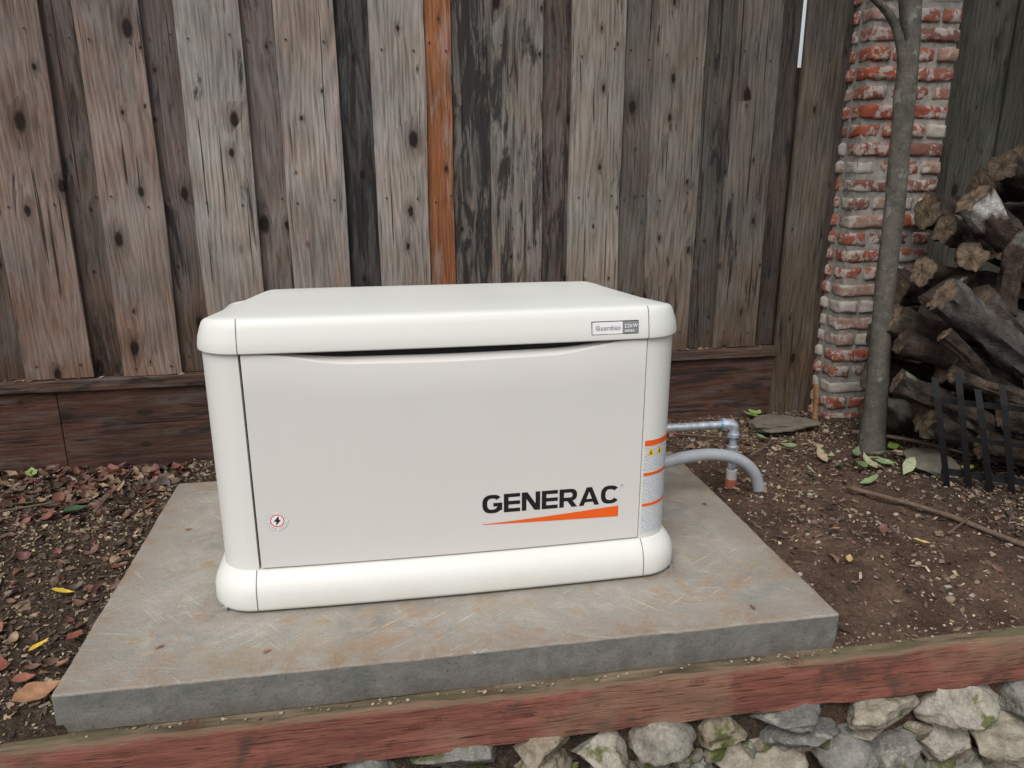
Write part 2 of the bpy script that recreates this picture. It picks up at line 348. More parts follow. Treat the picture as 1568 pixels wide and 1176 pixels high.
for (a_,b_,ly,c_,mo) in B:
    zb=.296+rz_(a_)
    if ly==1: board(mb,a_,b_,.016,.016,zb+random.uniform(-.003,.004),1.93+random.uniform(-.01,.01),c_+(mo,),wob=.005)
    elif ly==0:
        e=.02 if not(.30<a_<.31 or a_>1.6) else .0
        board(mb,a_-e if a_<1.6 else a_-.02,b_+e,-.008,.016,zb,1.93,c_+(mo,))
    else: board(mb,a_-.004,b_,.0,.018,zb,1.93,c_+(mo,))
x=-1.285;k=0
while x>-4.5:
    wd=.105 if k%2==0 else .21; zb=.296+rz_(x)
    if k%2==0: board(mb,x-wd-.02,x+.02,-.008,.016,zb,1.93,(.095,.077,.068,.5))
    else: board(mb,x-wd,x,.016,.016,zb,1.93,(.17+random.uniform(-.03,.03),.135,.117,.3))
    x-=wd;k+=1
board(mb,1.748,1.935,.012,.018,-.06,1.97,(.098,.086,.070,.38)); board(mb,1.925,2.0,-.03,.06,-.06,2.0,(.06,.052,.044,.4))
board(mb,1.70,1.80,-.03,.016,-.05,1.47,(.05,.04,.03,.4))
mb.obj('boards',M_wood,fence,bevel=.0015,seg=1)
mb=MB()
board(mb,-4.5,1.75,-.004,.048,.252,.2945,(.085,.058,.045,.55),80,axis='X',slope=1)
board(mb,-4.5,-1.2,.0,.024,-.12,.251,(.078,.038,.026,.5),40,axis='X',wob=.002,slope=2)
board(mb,-1.198,1.75,.0,.024,-.12,.251,(.070,.037,.027,.55),40,axis='X',wob=.002,slope=2)
board(mb,-4.5,2.0,-.075,.04,1.30,1.39,(.10,.07,.05,.3),20,axis='X')
mb.obj('rail_and_kickboard',M_woodx,fence,bevel=.003,seg=2)
mb=MB()
for px in (-3.3,-.95,1.4): mb.box((px-.045,3.16+FS*px,-.2),(px+.045,3.25+FS*px,1.95),(.15,.11,.09,.3))
mb.obj('posts',M_wood,fence)
mb=MB()
for (a_,b_,ly,c_,mo) in B:
    for zz in (.37,.96,1.50):
        for fx in (.2,.8):
            x=a_+(b_-a_)*fx+random.uniform(-.006,.006); r=.0042
            c0=fp(x,.0375 if ly==1 else (.0215 if ly==2 else .0135),zz+random.uniform(-.02,.02))
            v=[(c0[0]+r*math.cos(t*math.pi/4),c0[1],c0[2]+r*math.sin(t*math.pi/4)) for t in range(8)]; mb.add(v,[tuple(range(8))],(.03,.025,.022,1))
mb.obj('nails',plain('nail',(.016,.013,.012),.6),fence)
mb=MB()
for _ in range(320):
    x=random.uniform(-1.9,1.7); o=random.uniform(.006,.04); p=fp(x,o,.2955+rz_(x)+.003); L_=random.uniform(.006,.018); a=random.uniform(0,3.14)
    d=Vector((math.cos(a),math.sin(a)*.6,random.uniform(-.2,.3)))*L_; e=Vector((-math.sin(a)*.5,math.cos(a)*.5,.2))*L_*.5; p=Vector(p)
    mb.add([p-d,p+e,p+d,p-e],[(0,1,2,3)],random.choice([(.12,.07,.045),(.30,.22,.14),(.06,.04,.03),(.2,.1,.06)])+(1,))
mb.obj('rail_debris',M_chip,fence)
f2=empty('neighbour_fence'); mb=MB(); x=2.05;k=0
while x<5.2:
    wd=.27; rx=random.uniform(0,30); y=3.62+.02*(k%2)
    c_=[(.065,.066,.054),(.045,.045,.038),(.055,.055,.044)][k%3]
    mb.box((x,y,-.1),(x+wd+.015,y+.018,2.3),c_+(.35,),off=(rx,0,rx)); x+=wd;k+=1
mb.obj('boards',M_wood,f2,bevel=.002)
# ------------------------------------------------------------------ brick column
bm=bmesh.new(); bmesh.ops.create_cube(bm,size=2.); bmesh.ops.subdivide_edges(bm,edges=bm.edges[:],cuts=4,use_grid_fill=True); CU=np.array([v.co[:] for v in bm.verts]); CUF=[tuple(v.index for v in f.verts) for f in bm.faces]; bm.free()
def brick(mb,a,b,col,seed):
    P=CU.copy(); c=(np.array(a)+np.array(b))/2; h=(np.array(b)-np.array(a))/2
    e=(np.abs(P)>.99).sum(1); P=P*h
    P=P-np.sign(CU)*np.where(e>=2,.0055,0)[:,None]*(np.abs(CU)>.99)
    nz=np.array([[mn.noise(Vector((p*28+seed*5.3+o).tolist())) for o in (0,9,19)] for p in P])*.007
    mb.add(P+c+nz,CUF,col)
bcx0,bcx1,bcy0,bcy1=1.955,2.355,3.0,3.38
col_=empty('brick_column'); mb=MB(); z=-.06;k=0
pal=[(.25,.066,.040),(.22,.060,.040),(.27,.085,.055),(.21,.078,.055),(.24,.11,.085),(.16,.075,.057),(.27,.17,.135),(.27,.072,.042),(.34,.30,.26)]
while z<2.15:
    o=0 if k%2==0 else .1
    cuts=[bcx0]+[c for c in np.arange(bcx0+ (o or .2),bcx1-.02,.2)]+[bcx1]
    for a_,b_ in zip(cuts[:-1],cuts[1:]):
        j=random.uniform(-.009,.009); brick(mb,(a_+.005,bcy0+j,z+.006),(b_-.005,bcy0+.095,z+.064),random.choice(pal),random.random()*40)
    for sx_ in (0,1):
        j=random.uniform(-.006,.006)
        x0=bcx0+j if sx_==0 else bcx1-.095; 
        brick(mb,(x0,bcy0+.105,z+.006),(x0+.095,bcy1-.105,z+.064),random.choice(pal),random.random()*40)
        brick(mb,(bcx0+.2*sx_+.005,bcy1-.095,z+.006),(bcx0+.2*sx_+.195,bcy1,z+.064),random.choice(pal),random.random()*40)
    z+=.073;k+=1
mb.obj('bricks',M_brick,col_,smooth=True)
mb=MB(); mb.box((bcx0+.012,bcy0+.012,-.08),(bcx1-.012,bcy1-.014,2.13)); mb.obj('mortar',plain('mortar',(.25,.235,.21),.95,0,.35,40,.2,.6),col_)
# ------------------------------------------------------------------ tree
def tube(path,rad,n=16,bumpy=0.,cap=True,sub=6,seed=0,fq=2.):
    P=[Vector(p) for p in path]; pts=[];rs=[]
    for i in range(len(P)-1):
        p0=P[max(i-1,0)];p1=P[i];p2=P[i+1];p3=P[min(i+2,len(P)-1)]
        for k in range(sub):
            t=k/sub; pts.append(.5*((2*p1)+(p2-p0)*t+(2*p0-5*p1+4*p2-p3)*t*t+(3*p1-p0-3*p2+p3)*t**3)); rs.append(rad[i]*(1-t)+rad[i+1]*t)
    pts.append(P[-1]);rs.append(rad[-1]); v=[];up=None
    for i,p in enumerate(pts):
        d=(pts[min(i+1,len(pts)-1)]-pts[max(i-1,0)]).normalized()
        if up is None: up=d.orthogonal().normalized()
        up=(up-d*up.dot(d)).normalized(); s=d.cross(up)
        for k in range(n):
            a=2*math.pi*k/n; q=up*math.cos(a)+s*math.sin(a); r=rs[i]
            if bumpy: r*=1+bumpy*mn.fractal(Vector((q.x*fq+seed,q.y*fq,q.z*fq))+p*9,1,2,4)
            v.append(p+q*r)
    f=[(i*n+k,i*n+(k+1)%n,(i+1)*n+(k+1)%n,(i+1)*n+k) for i in range(len(pts)-1) for k in range(n)]
    if cap: f.append(tuple(range(n))[::-1]); f.append(tuple((len(pts)-1)*n+k for k in range(n)))
    return v,f
tree=empty('tree'); mb=MB(); bk=(.098,.092,.077,1)
for path,rad in [([(1.945,2.64,-.08),(1.94,2.64,0),(1.925,2.64,.25),(1.908,2.645,.6),(1.895,2.64,.95),(1.872,2.64,1.42),(1.855,2.64,1.65),(1.84,2.66,2.1),(1.9,2.7,2.7),(1.85,2.7,3.3)],[.062,.050,.041,.037,.035,.036,.032,.028,.02,.008]),
  ([(1.875,2.64,1.33),(1.84,2.63,1.45),(1.78,2.62,1.56),(1.66,2.6,1.64),(1.5,2.58,1.72),(1.2,2.6,2.0),(1.0,2.6,2.3)],[.018,.017,.014,.011,.009,.007,.004]),
  ([(1.85,2.63,1.5),(1.80,2.6,1.58),(1.74,2.56,1.68),(1.6,2.5,1.95),(1.5,2.4,2.3)],[.014,.011,.010,.008,.004]),
  ([(1.85,2.66,2.0),(2.1,2.7,2.3),(2.4,2.8,2.7),(2.6,2.9,3.1)],[.02,.016,.011,.004]),
  ([(1.86,2.68,2.3),(1.6,2.9,2.6),(1.4,3.1,3.0)],[.016,.012,.004])]:
    v,f=tube(path,rad,18,bumpy=.12,sub=9); mb.add(v,f,bk)
mb.obj('trunk_and_limbs',attr_mat('tree_bark',26,.5,.9,.7,.004,.2,white=.14,wcol=(.24,.24,.21)),tree,smooth=True)
mb=MB()
cl=[(1.85+random.gauss(0,.55),2.75+random.gauss(0,.45),2.95+random.gauss(0,.35)) for _ in range(34)]
for c0 in cl:
    sh=random.uniform(.6,1.3)
    for _ in range(60):
        p=Vector(c0)+Vector([random.gauss(0,.13) for _ in range(3)]); 
        if p.z<2.25: continue
        d=Vector([random.gauss(0,1) for _ in range(3)]).normalized(); e=d.orthogonal().normalized(); L_=random.uniform(.03,.05)
        mb.add([p-d*L_,p+e*L_*.45,p+d*L_,p-e*L_*.45],[(0,1,2,3)],(.05*sh,.10*sh,.03*sh,1))
mb.obj('crown_leaves',M_leaf,tree)
# ------------------------------------------------------------------ firewood
fw=empty('firewood_pile'); mb=MB()
def log(a,b,r,col,seed=0,pale=None):
    a=Vector(a);b=Vector(b); j=lambda s:Vector([random.uniform(-s,s) for _ in range(3)])
    m1=a.lerp(b,.35)+j(.022);m2=a.lerp(b,.7)+j(.022)
    n=26; v,f=tube([a,m1,m2,b],[r*random.uniform(.98,1.15),r*random.uniform(.88,1.),r*random.uniform(.88,1.05),r*random.uniform(.85,1.)],n,bumpy=.34,cap=False,sub=9,seed=seed,fq=2.2)
    cc=[]
    for i,p in enumerate(v):
        k=mn.noise(Vector(p)*22+Vector((seed,0,0))); q=.85+.8*k; c=tuple(max(.006,x*q) for x in col)
        if mn.noise(Vector(p)*9+Vector((0,seed,0)))>.45: c=(.13,.125,.10)
        if pale and i<n*pale and mn.noise(Vector(p)*14)>-.15: c=(.42*(.8+.5*k),.41*(.8+.5*k),.38*(.8+.5*k))
        cc.append(c)
    mb.add(v,f,cc)
    for base,s in ((v[:n],1),(v[-n:],-1)):
        cen=sum((Vector(p) for p in base),Vector())/n; ax=(b-a).normalized()*(-.004 if s>0 else .004)
        rings=[[tuple(p) for p in base]]+[[tuple(cen+(Vector(p)-cen)*q+ax*(mn.noise(Vector(p)*60+Vector((q*9,0,0)))*2)) for p in base] for q in (.88,.55,.25)]
        cv=[p for r_ in rings for p in r_]+[tuple(cen)]; cf=[]
        for q in range(3): cf+=[(q*n+i,q*n+(i+1)%n,(q+1)*n+(i+1)%n,(q+1)*n+i) for i in range(n)]
        cf+=[(3*n+i,3*n+(i+1)%n,4*n) for i in range(n)]
        if s>0: cf=[q[::-1] for q in cf]
        t_=random.uniform(.45,.9); ec=(.22*t_,.16*t_,.11*t_)
        cols=[tuple(col)]*n
        for q in (.8,1.,.7):
            cols+=[tuple(x*q*(.7+1.0*abs(mn.noise(Vector(p)*50))) for x in ec) for p in base]
        mb.add(cv,cf,cols+[tuple(x*.4 for x in ec)])
DB=(.042,.031,.024);GB=(.076,.067,.060);MBk=(.058,.042,.032)
LG=[((1.985,2.43,.64),(2.62,2.30,.16),.062,GB),((2.13,2.45,.60),(2.75,2.38,.24),.075,GB),((2.07,2.42,.77),(2.42,2.85,.74),.045,MBk),
((2.10,2.5,.97),(2.50,2.45,.60),.055,MBk),((2.20,2.5,1.08),(2.62,2.62,.95),.050,DB),((1.90,2.50,.30),(2.42,2.30,.06),.042,DB),
((1.93,2.55,.44),(2.5,2.36,.26),.048,DB),((1.93,2.62,.52),(2.4,2.6,.40),.050,MBk),((2.02,2.6,.70),(2.5,2.7,.55),.055,DB),
((2.0,2.45,.16),(2.6,2.3,.02),.058,DB),((2.1,2.5,.35),(2.7,2.4,.1),.068,DB),((2.13,2.65,.85),(2.7,2.7,.75),.055,MBk),((2.25,2.5,.80),(2.75,2.5,.55),.06,DB),
((2.2,2.42,.48),(2.8,2.3,.40),.048,MBk),((2.34,2.6,1.10),(2.8,2.5,1.0),.055,GB),((1.96,2.7,.1),(2.6,2.7,.06),.07,DB),((1.98,2.75,.25),(2.6,2.75,.2),.07,DB),((2.0,2.78,.4),(2.7,2.8,.38),.07,DB),
((2.1,2.85,.6),(2.8,2.9,.55),.075,DB),((2.2,2.85,.9),(2.9,2.9,.85),.07,DB),((2.3,2.7,1.0),(2.9,2.8,1.0),.06,DB),((2.6,2.4,.1),(3.2,2.5,.1),.08,DB),((2.6,2.5,.3),(3.2,2.6,.35),.08,MBk),((2.6,2.6,.55),(3.2,2.6,.6),.08,DB),((2.5,2.35,.45),(2.9,2.75,.75),.055,GB),
((2.28,2.42,.86),(2.22,2.40,.56),.04,MBk),((1.99,2.40,.50),(2.25,2.34,.20),.028,DB),((2.02,2.36,.36),(2.4,2.28,.22),.026,MBk),((1.97,2.5,.60),(2.10,2.46,.72),.03,DB),((2.15,2.32,.10),(2.7,2.15,.03),.05,DB),((2.2,2.30,.22),(2.7,2.2,.14),.045,MBk)]
for i,(a_,b_,r,c_) in enumerate(LG): log(a_,b_,r,c_,i*3.1,6 if i==3 else None)
mb.obj('logs',M_barkw,fw,smooth=True,auto=60)
rk=empty('log_rack'); mb=MB()
def flat(p,q,wv,tv):
    p=Vector(p);q=Vector(q);wv=Vector(wv);tv=Vector(tv)
    v=[]
    for e in (p,q): v+=[e-wv-tv,e+wv-tv,e+wv+tv,e-wv+tv]
    mb.add(v,[(0,3,2,1),(4,5,6,7),(0,1,5,4),(1,2,6,5),(2,3,7,6),(3,0,4,7)])
A=Vector((1.98,2.25,0));Bv=Vector((2.42,1.95,0)); dr=(Bv-A).normalized(); ot=Vector((dr.y,-dr.x,0))
for i in range(9):
    t=i/8; base=A.lerp(Bv,t); h=.42+.03*math.sin(i*2.1); lst=[]
    for k in range(7):
        s=k/6; lst.append(base-dr*(.10*s)+ot*(.05*math.sin(s*2.2))+Vector((0,0,-.04+h*s)))
    for p,q in zip(lst[:-1],lst[1:]): flat(p,q,dr*.0105,ot*.0025)
flat(A+Vector((0,0,.03))-dr*.03,Bv+Vector((0,0,.03))+dr*.3,Vector((0,0,.012)),ot*.003)
flat(A+Vector((0,0,.16))-dr*.07,Bv+Vector((0,0,.16))+dr*.3,Vector((0,0,.008)),ot*.003)
flat(A+Vector((0,0,.29))-dr*.10,Bv+Vector((0,0,.29))+dr*.3,Vector((0,0,.010)),ot*.003)
mb.obj('bars',plain('black_steel',(.014,.014,.016),.45,.3),rk)
# ------------------------------------------------------------------ loose things on ground
def keep(x,y):
    if PX0-.02<x<PX1+.01 and y<PY1+.005: return False
    if y>3.03+FS*x and x<2.0: return False
    if 1.93<x<2.36 and y>2.98: return False
    return True
def chips(N,size,dens,pal,thick,seed,up=.004):
    r=np.random.RandomState(seed); V=[];Fc=[];C=[];n=0
    while n<N:
        x=r.uniform(-2.0,3.3);y=r.uniform(1.53,3.4)
        if not keep(x,y) or r.rand()>dens(x,y): continue
        z=float(gh(x,y)) 
        if z<-.12: z=-.098
        L_=r.uniform(*size)*(.6+r.rand()**2);W=L_*r.uniform(.25,.7);T=thick*r.uniform(.5,1.2)
        a=r.uniform(0,6.28);ti=r.normal(0,.30,2)
        b=np.array([(-1,-1,0),(1,-1,0),(1,1,0),(-1,1,0),(-.9,-.9,1),(.9,-.9,1),(.9,.9,1),(-.9,.9,1)],float)+r.normal(0,.22,(8,3))*[1,1,.3]
        b*=np.array([L_/2,W/2,T]); 
        b[:,2]+=b[:,0]*ti[0]+b[:,1]*ti[1]+ abs(ti[0])*L_*.3
        ca,sa=math.cos(a),math.sin(a); b=np.stack([b[:,0]*ca-b[:,1]*sa+x,b[:,0]*sa+b[:,1]*ca+y,b[:,2]+z+up*r.rand()],1)
        o=8*n; V.append(b); Fc+=[(o+4,o+5,o+6,o+7),(o,o+1,o+5,o+4),(o+1,o+2,o+6,o+5),(o+2,o+3,o+7,o+6),(o+3,o,o+4,o+7)]
        c=np.array(pal[r.randint(len(pal))])*r.uniform(.6,1.25); C+=[tuple(c)+(1,)]*8; n+=1
    return np.concatenate(V).tolist(),Fc,C
def dl(x,y):
    if x<-.6: return .6+.4*float(vn(x*5,y*5,41))
    if x<1.1: return .8
    d=.10+.65*float(ss(1.75,2.15,x))+.45*float(ss(2.6,2.9,y))+.25*float(vn(x*4,y*4,31)>.6)
    return min(d,1)
pal=[(.088,.062,.045),(.14,.10,.068),(.056,.04,.03),(.20,.148,.10),(.32,.25,.175),(.105,.056,.042),(.25,.19,.13),(.038,.029,.022),(.075,.056,.043)]
mb=MB(); v,f,c=chips(10500,(.008,.020),dl,pal,.003,3); mb.add(v,f,c)
v,f,c=chips(30000,(.004,.010),dl,pal+[(.46,.38,.24),(.42,.33,.18),(.36,.29,.19)],.002,4); mb.add(v,f,c)
mb.obj('wood_chip_mulch',M_chip)
def leaf(mb,x,y,z,L_,a,col,tilt=.25,wd=.5,curl=.2):
    n=7; pts=[];f=[]
    for i in range(n+1):
        t=i/n; w_=wd*L_*.5*math.sin(math.pi*t**.8)*(1 if t<.99 else 0)*random.uniform(.8,1.15)+.0008
        zc=curl*L_*((t-.5)**2)*2
        pts+=[(t*L_-L_/2,-w_,zc+w_*.35),(t*L_-L_/2,0,zc),(t*L_-L_/2,w_,zc+w_*.35)]
    for i in range(n): f+=[(3*i,3*i+3,3*i+4,3*i+1),(3*i+1,3*i+4,3*i+5,3*i+2)]
    Mx=Matrix.Translation((x,y,z+L_*.12))@Matrix.Rotation(a,4,'Z')@Matrix.Rotation(random.gauss(0,tilt),4,'X')@Matrix.Rotation(random.gauss(0,tilt),4,'Y')
    mb.add([Mx@Vector(p) for p in pts],f,tuple(col)+(1,))
lv=[(.13,.068,.046),(.09,.052,.037),(.18,.11,.07),(.18,.07,.048),(.066,.046,.036),(.25,.175,.11),(.125,.05,.04),(.105,.073,.055)]
mb=MB(); n=0
while n<1400:
    x=random.uniform(-2.0,-.74) if random.random()<.76 else random.uniform(-.74,3.2); y=random.uniform(1.57,3.1)
    if not keep(x,y): continue
    p=.22+.78*float(ss(2.45,2.95,y))*float(ss(-.7,-1.1,x)*.7+.3) if x<-.6 else (.5 if x<1.1 else .10+.25*float(ss(1.9,2.2,x)))
    if random.random()>p: continue
    big=.065 if y>2.5 else .042
    leaf(mb,x,y,float(gh(x,y))+.004,random.uniform(.018,big),random.uniform(0,6.3),random.choice(lv),.45,random.uniform(.35,.7),random.uniform(-.3,.6)); n+=1
for (x,y,L_,col,a) in [(-.89,2.03,.055,(.72,.50,.07),.1),(-.87,1.82,.05,(.66,.42,.05),.6),(-1.03,2.55,.075,(.05,.10,.05),.4),(-.80,1.62,.10,(.34,.18,.10),.7),(-.93,1.75,.06,(.24,.08,.05),2.),
  (-.80,1.85,.045,(.22,.07,.05),1.),(-.86,1.70,.05,(.27,.11,.07),.3),(-1.0,1.9,.05,(.24,.09,.06),1.4),(-.79,1.74,.05,(.30,.16,.10),2.4),(1.57,1.85,.05,(.55,.45,.15),-.4),(1.35,1.95,.035,(.35,.2,.1),.5),(2.15,2.36,.06,(.38,.44,.1),.3),(2.02,2.62,.07,(.20,.30,.06),1.3),
  (1.67,3.12,.10,(.24,.33,.10),.8),(1.63,3.08,.08,(.18,.25,.08),2.2),(1.30,1.80,.03,(.4,.25,.12),1.),(1.62,2.75,.05,(.4,.35,.15),1.),(-1.22,2.62,.09,(.10,.13,.07),1.2),(-1.3,2.9,.07,(.25,.33,.12),1.9)]:
    leaf(mb,x,y,float(gh(x,y))+.012,L_,a,col,.15,.6)
for _ in range(24):
    x=random.gauss(1.73,.17);y=random.gauss(2.54,.10); leaf(mb,x,y,float(gh(x,y))+.008+random.random()*.015,random.uniform(.05,.095),random.uniform(0,6.3),random.choice([(.24,.29,.15),(.19,.25,.12),(.27,.29,.17),(.15,.21,.1),(.28,.22,.14),(.12,.16,.08)]),.35,.45,.3)
for (x,y) in [(-.55,1.68),(-.30,1.62),(-.62,2.3),(.9,1.6),(1.03,2.2)]:
    leaf(mb,x,y,.002,.022,random.uniform(0,6),random.choice([(.2,.1,.06),(.3,.15,.08)]),.05,.35,.05)
mb.obj('fallen_leaves',M_leaf,smooth=True)
mb=MB()
for _ in range(420):
    x=random.uniform(1.12,2.6);y=random.uniform(1.60,2.9)
    s=random.uniform(.006,.018)*(1.3 if random.random()<.1 else 1); mb.add(rock((x,y,float(gh(x,y))+s*.15),(s*1.3,s,s*.8),0,random.randint(0,9999),2),ICO2F,random.choice([(.16,.10,.075),(.11,.07,.05),(.30,.27,.23),(.20,.14,.10)]))
for _ in range(260):
    x=random.uniform(.85,2.2) if random.random()<.6 else random.uniform(-1.2,.9);y=random.uniform(1.53,1.60) 
    if -.74<x<1.11: y=random.uniform(1.515,1.534)
    s=random.uniform(.003,.009); mb.add(rock((x,y,(-.097 if y<1.535 else max(float(gh(x,y)),-.097))+s*.3),(s*1.3,s,s*.8),0,random.randint(0,9999),2),ICO2F,random.choice([(.36,.30,.23),(.15,.11,.08),(.25,.2,.15)]))
mb.obj('pebbles',M_flag,smooth=True)
for (x,y,sx_,sy_,rz,sd_) in [(1.72,2.93,.34,.26,.2,5),(2.05,2.44,.26,.24,.5,8)]:
    mb=MB(); P=rock((0,0,0),(sx_,sy_,.05),0,sd_,4,8); P[:,2]=np.clip(P[:,2],-.02,.016)+P[:,2]*.15
    ca,sa=math.cos(rz),math.sin(rz); P=np.stack([P[:,0]*ca-P[:,1]*sa+x,P[:,0]*sa+P[:,1]*ca+y,P[:,2]-.004],1); mb.add(P,ICOF,(.13,.115,.09)); mb.obj('flagstone',M_flag,smooth=True)
mb=MB()
for path,r in [([(1.60,2.28,-.012),(1.78,2.05,-.015),(1.9,1.78,-.02),(2.0,1.66,-.03)],.008),([(1.90,2.72,.02),(2.05,2.58,.03),(2.2,2.40,.02)],.008),([(-1.6,2.3,-.01),(-1.35,2.5,.0),(-1.1,2.62,-.01)],.005),([(-.95,2.5,.0),(-.9,2.75,.04)],.003),([(1.2,2.9,-.01),(1.5,2.75,.0)],.005),([(2.2,1.9,.0),(2.35,1.75,.0)],.016),([(1.4,2.62,-.01),(1.52,2.70,.0),(1.6,2.83,-.01)],.004),([(1.7,1.9,-.01),(1.85,1.98,.0)],.004)]:
    v,f=tube(path,[r*1.1]+[r]*(len(path)-2)+[r*.5],8,bumpy=.4); mb.add(v,f,(.12,.085,.06,1))
mb.obj('fallen_branch',M_chip,smooth=True)
mb=MB(); v,f=tube([(1.845,2.90,-.05),(1.86,2.96,.16)],[.012,.011],4,cap=True,sub=2); mb.add(v,f,(.30,.20,.11,.1),bc=[(p[0]+3,p[1],p[2]) for p in v]); mb.obj('wooden_stake',M_wood)
# ------------------------------------------------------------------ generator
CX=.1655; gen=empty('standby_generator')
def paint(name,col,dirt=.12):
    g=G(name); P=g.pos(); n1=g.noise(P,5.,4,.6); n2=g.noise(P,60.,3,.6)
    c=g.mix(g.mapr(n1,.35,.7,0.,dirt),col,tuple(x*.82 for x in col)); c=g.mix(g.mapr(n2,.68,.76,0.,dirt),c,(.40,.36,.30))
    z=g.sep(P)[2]; c=g.mix(g.math('MULTIPLY',g.mapr(z,.07,.0,0.,.22),g.mapr(n1,.3,.6)),c,(.38,.33,.26))
    g.bump(g.noise(P,700.,1,.5),.12,.0006)
    return g.fin(c,g.mapr(n1,.3,.7,.38,.5),0,.45)
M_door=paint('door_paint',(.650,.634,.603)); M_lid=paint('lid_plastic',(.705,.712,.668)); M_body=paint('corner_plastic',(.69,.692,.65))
M_dark=plain('dark_recess',(.02,.02,.02),.7); M_seam=plain('seam',(.16,.155,.14),.7)
def outline(hw,yf,yb,r,bow,inset,nf=28,na=10):
    hw=hw-inset;yf=yf+inset;yb=yb-inset;r=max(r-inset*.55,.015); P=[]
    for i in range(nf+1):
        x=-(hw-r)+2*(hw-r)*i/nf; P.append((CX+x,yf-bow*(1-(x/(hw-r))**2)))
    for (cx,cy,a0) in ((hw-r,yf+r,-90),(hw-r,yb-r,0)):
        for k in range(1 if a0==-90 else 0,na+1):
            a=math.radians(a0+90*k/na); P.append((CX+cx+r*math.cos(a),cy+r*math.sin(a)))
    for k in range(1,8): P.append((CX+(hw-r)*(1-2*k/8),yb))
    for (cx,cy,a0) in ((-(hw-r),yb-r,90),(-(hw-r),yf+r,180)):
        for k in range(0,na+(1 if a0==90 else 0)):
            a=math.radians(a0+90*k/na); P.append((CX+cx+r*math.cos(a),cy+r*math.sin(a)))
    return P
def loft(rings,captop=True,capbot=True):
    n=len(rings[0]);v=[];f=[]
    for r in rings: v+=r
    for i in range(len(rings)-1):
        for k in range(n): f.append((i*n+k,i*n+(k+1)%n,(i+1)*n+(k+1)%n,(i+1)*n+k))
    if capbot: f.append(tuple(range(n))[::-1])
    if captop: f.append(tuple((len(rings)-1)*n+k for k in range(n)))
    return v,f
BY=1.785
bprof=[(.006,.008),(.009,.002),(.016,0),(.050,.001),(.066,.005),(.080,.012),(.092,.022),(.101,.033),(.104,.040),(.105,.06)]
mb=MB(); v,f=loft([[(x,y,z) for x,y in outline(.625,BY,2.44,.115,.009,i)] for z,i in bprof]); mb.add(v,f); mb.obj('base_plinth',M_body,gen,smooth=True,auto=50)
lprof=[(.667,.016),(.667,.003),(.6695,.0005),(.676,0),(.698,.003),(.724,.009),(.7395,.014),(.7445,.018),(.7475,.024),(.7495,.050),(.7525,.095),(.7540,.125),(.7545,.18),(.7548,.26)]
def tilt(x,y,z):
    t=max(0,(y-1.84))/.56
    return z-(.021*t+.034*min(1,t*1.6)*float(ss(.47,.60,abs(x-CX))))*float(ss(.69,.745,z))
mb=MB(); v,f=loft([[(x,y,float(tilt(x,y,z))) for x,y in outline(.606,1.812,2.43,.107,.009,i)] for z,i in lprof]); mb.add(v,f); mb.obj('lid',M_lid,gen,smooth=True,auto=30)
yf=1.824
def bodyring(z):
    P=outline(.597,yf,2.41,.097,0,0); nf=28; Q=[]
    front=P[:nf+1]; rest=P[nf+1:]
    Q.append((front[0][0],front[0][1],z)); Q+= [(x+(.0005 if i==0 else 0)-(.0005 if i==nf else 0),y+.02,z) for i,(x,y) in enumerate(front)]
    Q.append((front[-1][0],front[-1][1],z)); Q+=[(x,y,z) for x,y in rest]; return Q
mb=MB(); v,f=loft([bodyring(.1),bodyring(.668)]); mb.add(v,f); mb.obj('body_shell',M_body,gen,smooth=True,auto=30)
mb=MB(); mb.box((CX-.499,yf+.0195,.105),(CX+.499,yf+.0190,.668)); mb.obj('door_gap',M_dark,gen)
def dy(x): return yf-.003-.009*(1-(x/.5)**2)
ZT=.663
def ztop(x):
    a=abs(x); return ZT-.026*float(1-ss(.24,.46,a))-.004*float(1-ss(0,.3,a))
mb=MB(); n=80; xl,xr=-.4935,.4970; rows=[]
for i in range(n+1):
    x=xl+(xr-xl)*i/n; y=dy(x); zt=ztop(x); s=(ZT-zt)/.030
    zs=[(.1085,y+.014),(.1085,y+.002),(.1105,y)]+[(.1105+(zt-.004-.1105)*k/6,y) for k in range(1,7)]+[(zt-.001,y+.0010),(zt+.001,y+.0035),(zt+.005*s,y+.008),(zt+.012*s,y+.014),(zt+.013*s,y+.02)]
    rows.append([(CX+x,yy,zz) for zz,yy in zs])
m=len(rows[0]); v=[p for r in rows for p in r]; f=[(i*m+k,(i+1)*m+k,(i+1)*m+k+1,i*m+k+1) for i in range(n) for k in range(m-1)]
for e,sg in ((0,1),(n,-1)):
    o=len(v); v+=[(p[0],p[1],p[2]) for p in rows[e]]; v+=[(p[0],yf+.019,p[2]) for p in rows[e]]
    f+=[((o+k,o+k+1,o+m+k+1,o+m+k) if sg>0 else (o+k,o+m+k,o+m+k+1,o+k+1)) for k in range(m-1)]
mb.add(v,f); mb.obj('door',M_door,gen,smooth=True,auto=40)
mb=MB()
def seam(prof,hw,y0,r,x,w_=.0011,a_=0,b_=99):
    pr=prof[a_:b_]; pts=[(y0+i-.0005,z) for z,i in pr]; v=[]
    for (y,z) in pts: v+=[(CX+x-w_,y-.0009*(abs(x)<hw-r),z+.0003),(CX+x+w_,y-.0009*(abs(x)<hw-r),z+.0003)]
    mb.add(v,[(2*k,2*k+1,2*k+3,2*k+2) for k in range(len(pts)-1)])
for x in (-.498,.498): seam(lprof,.605,1.812,.107,x,a_=1,b_=9)
for x in (-.506,.506): seam(bprof,.625,BY,.115,x,a_=1,b_=9)
mb.obj('panel_seams',M_seam,gen)
mb=MB()
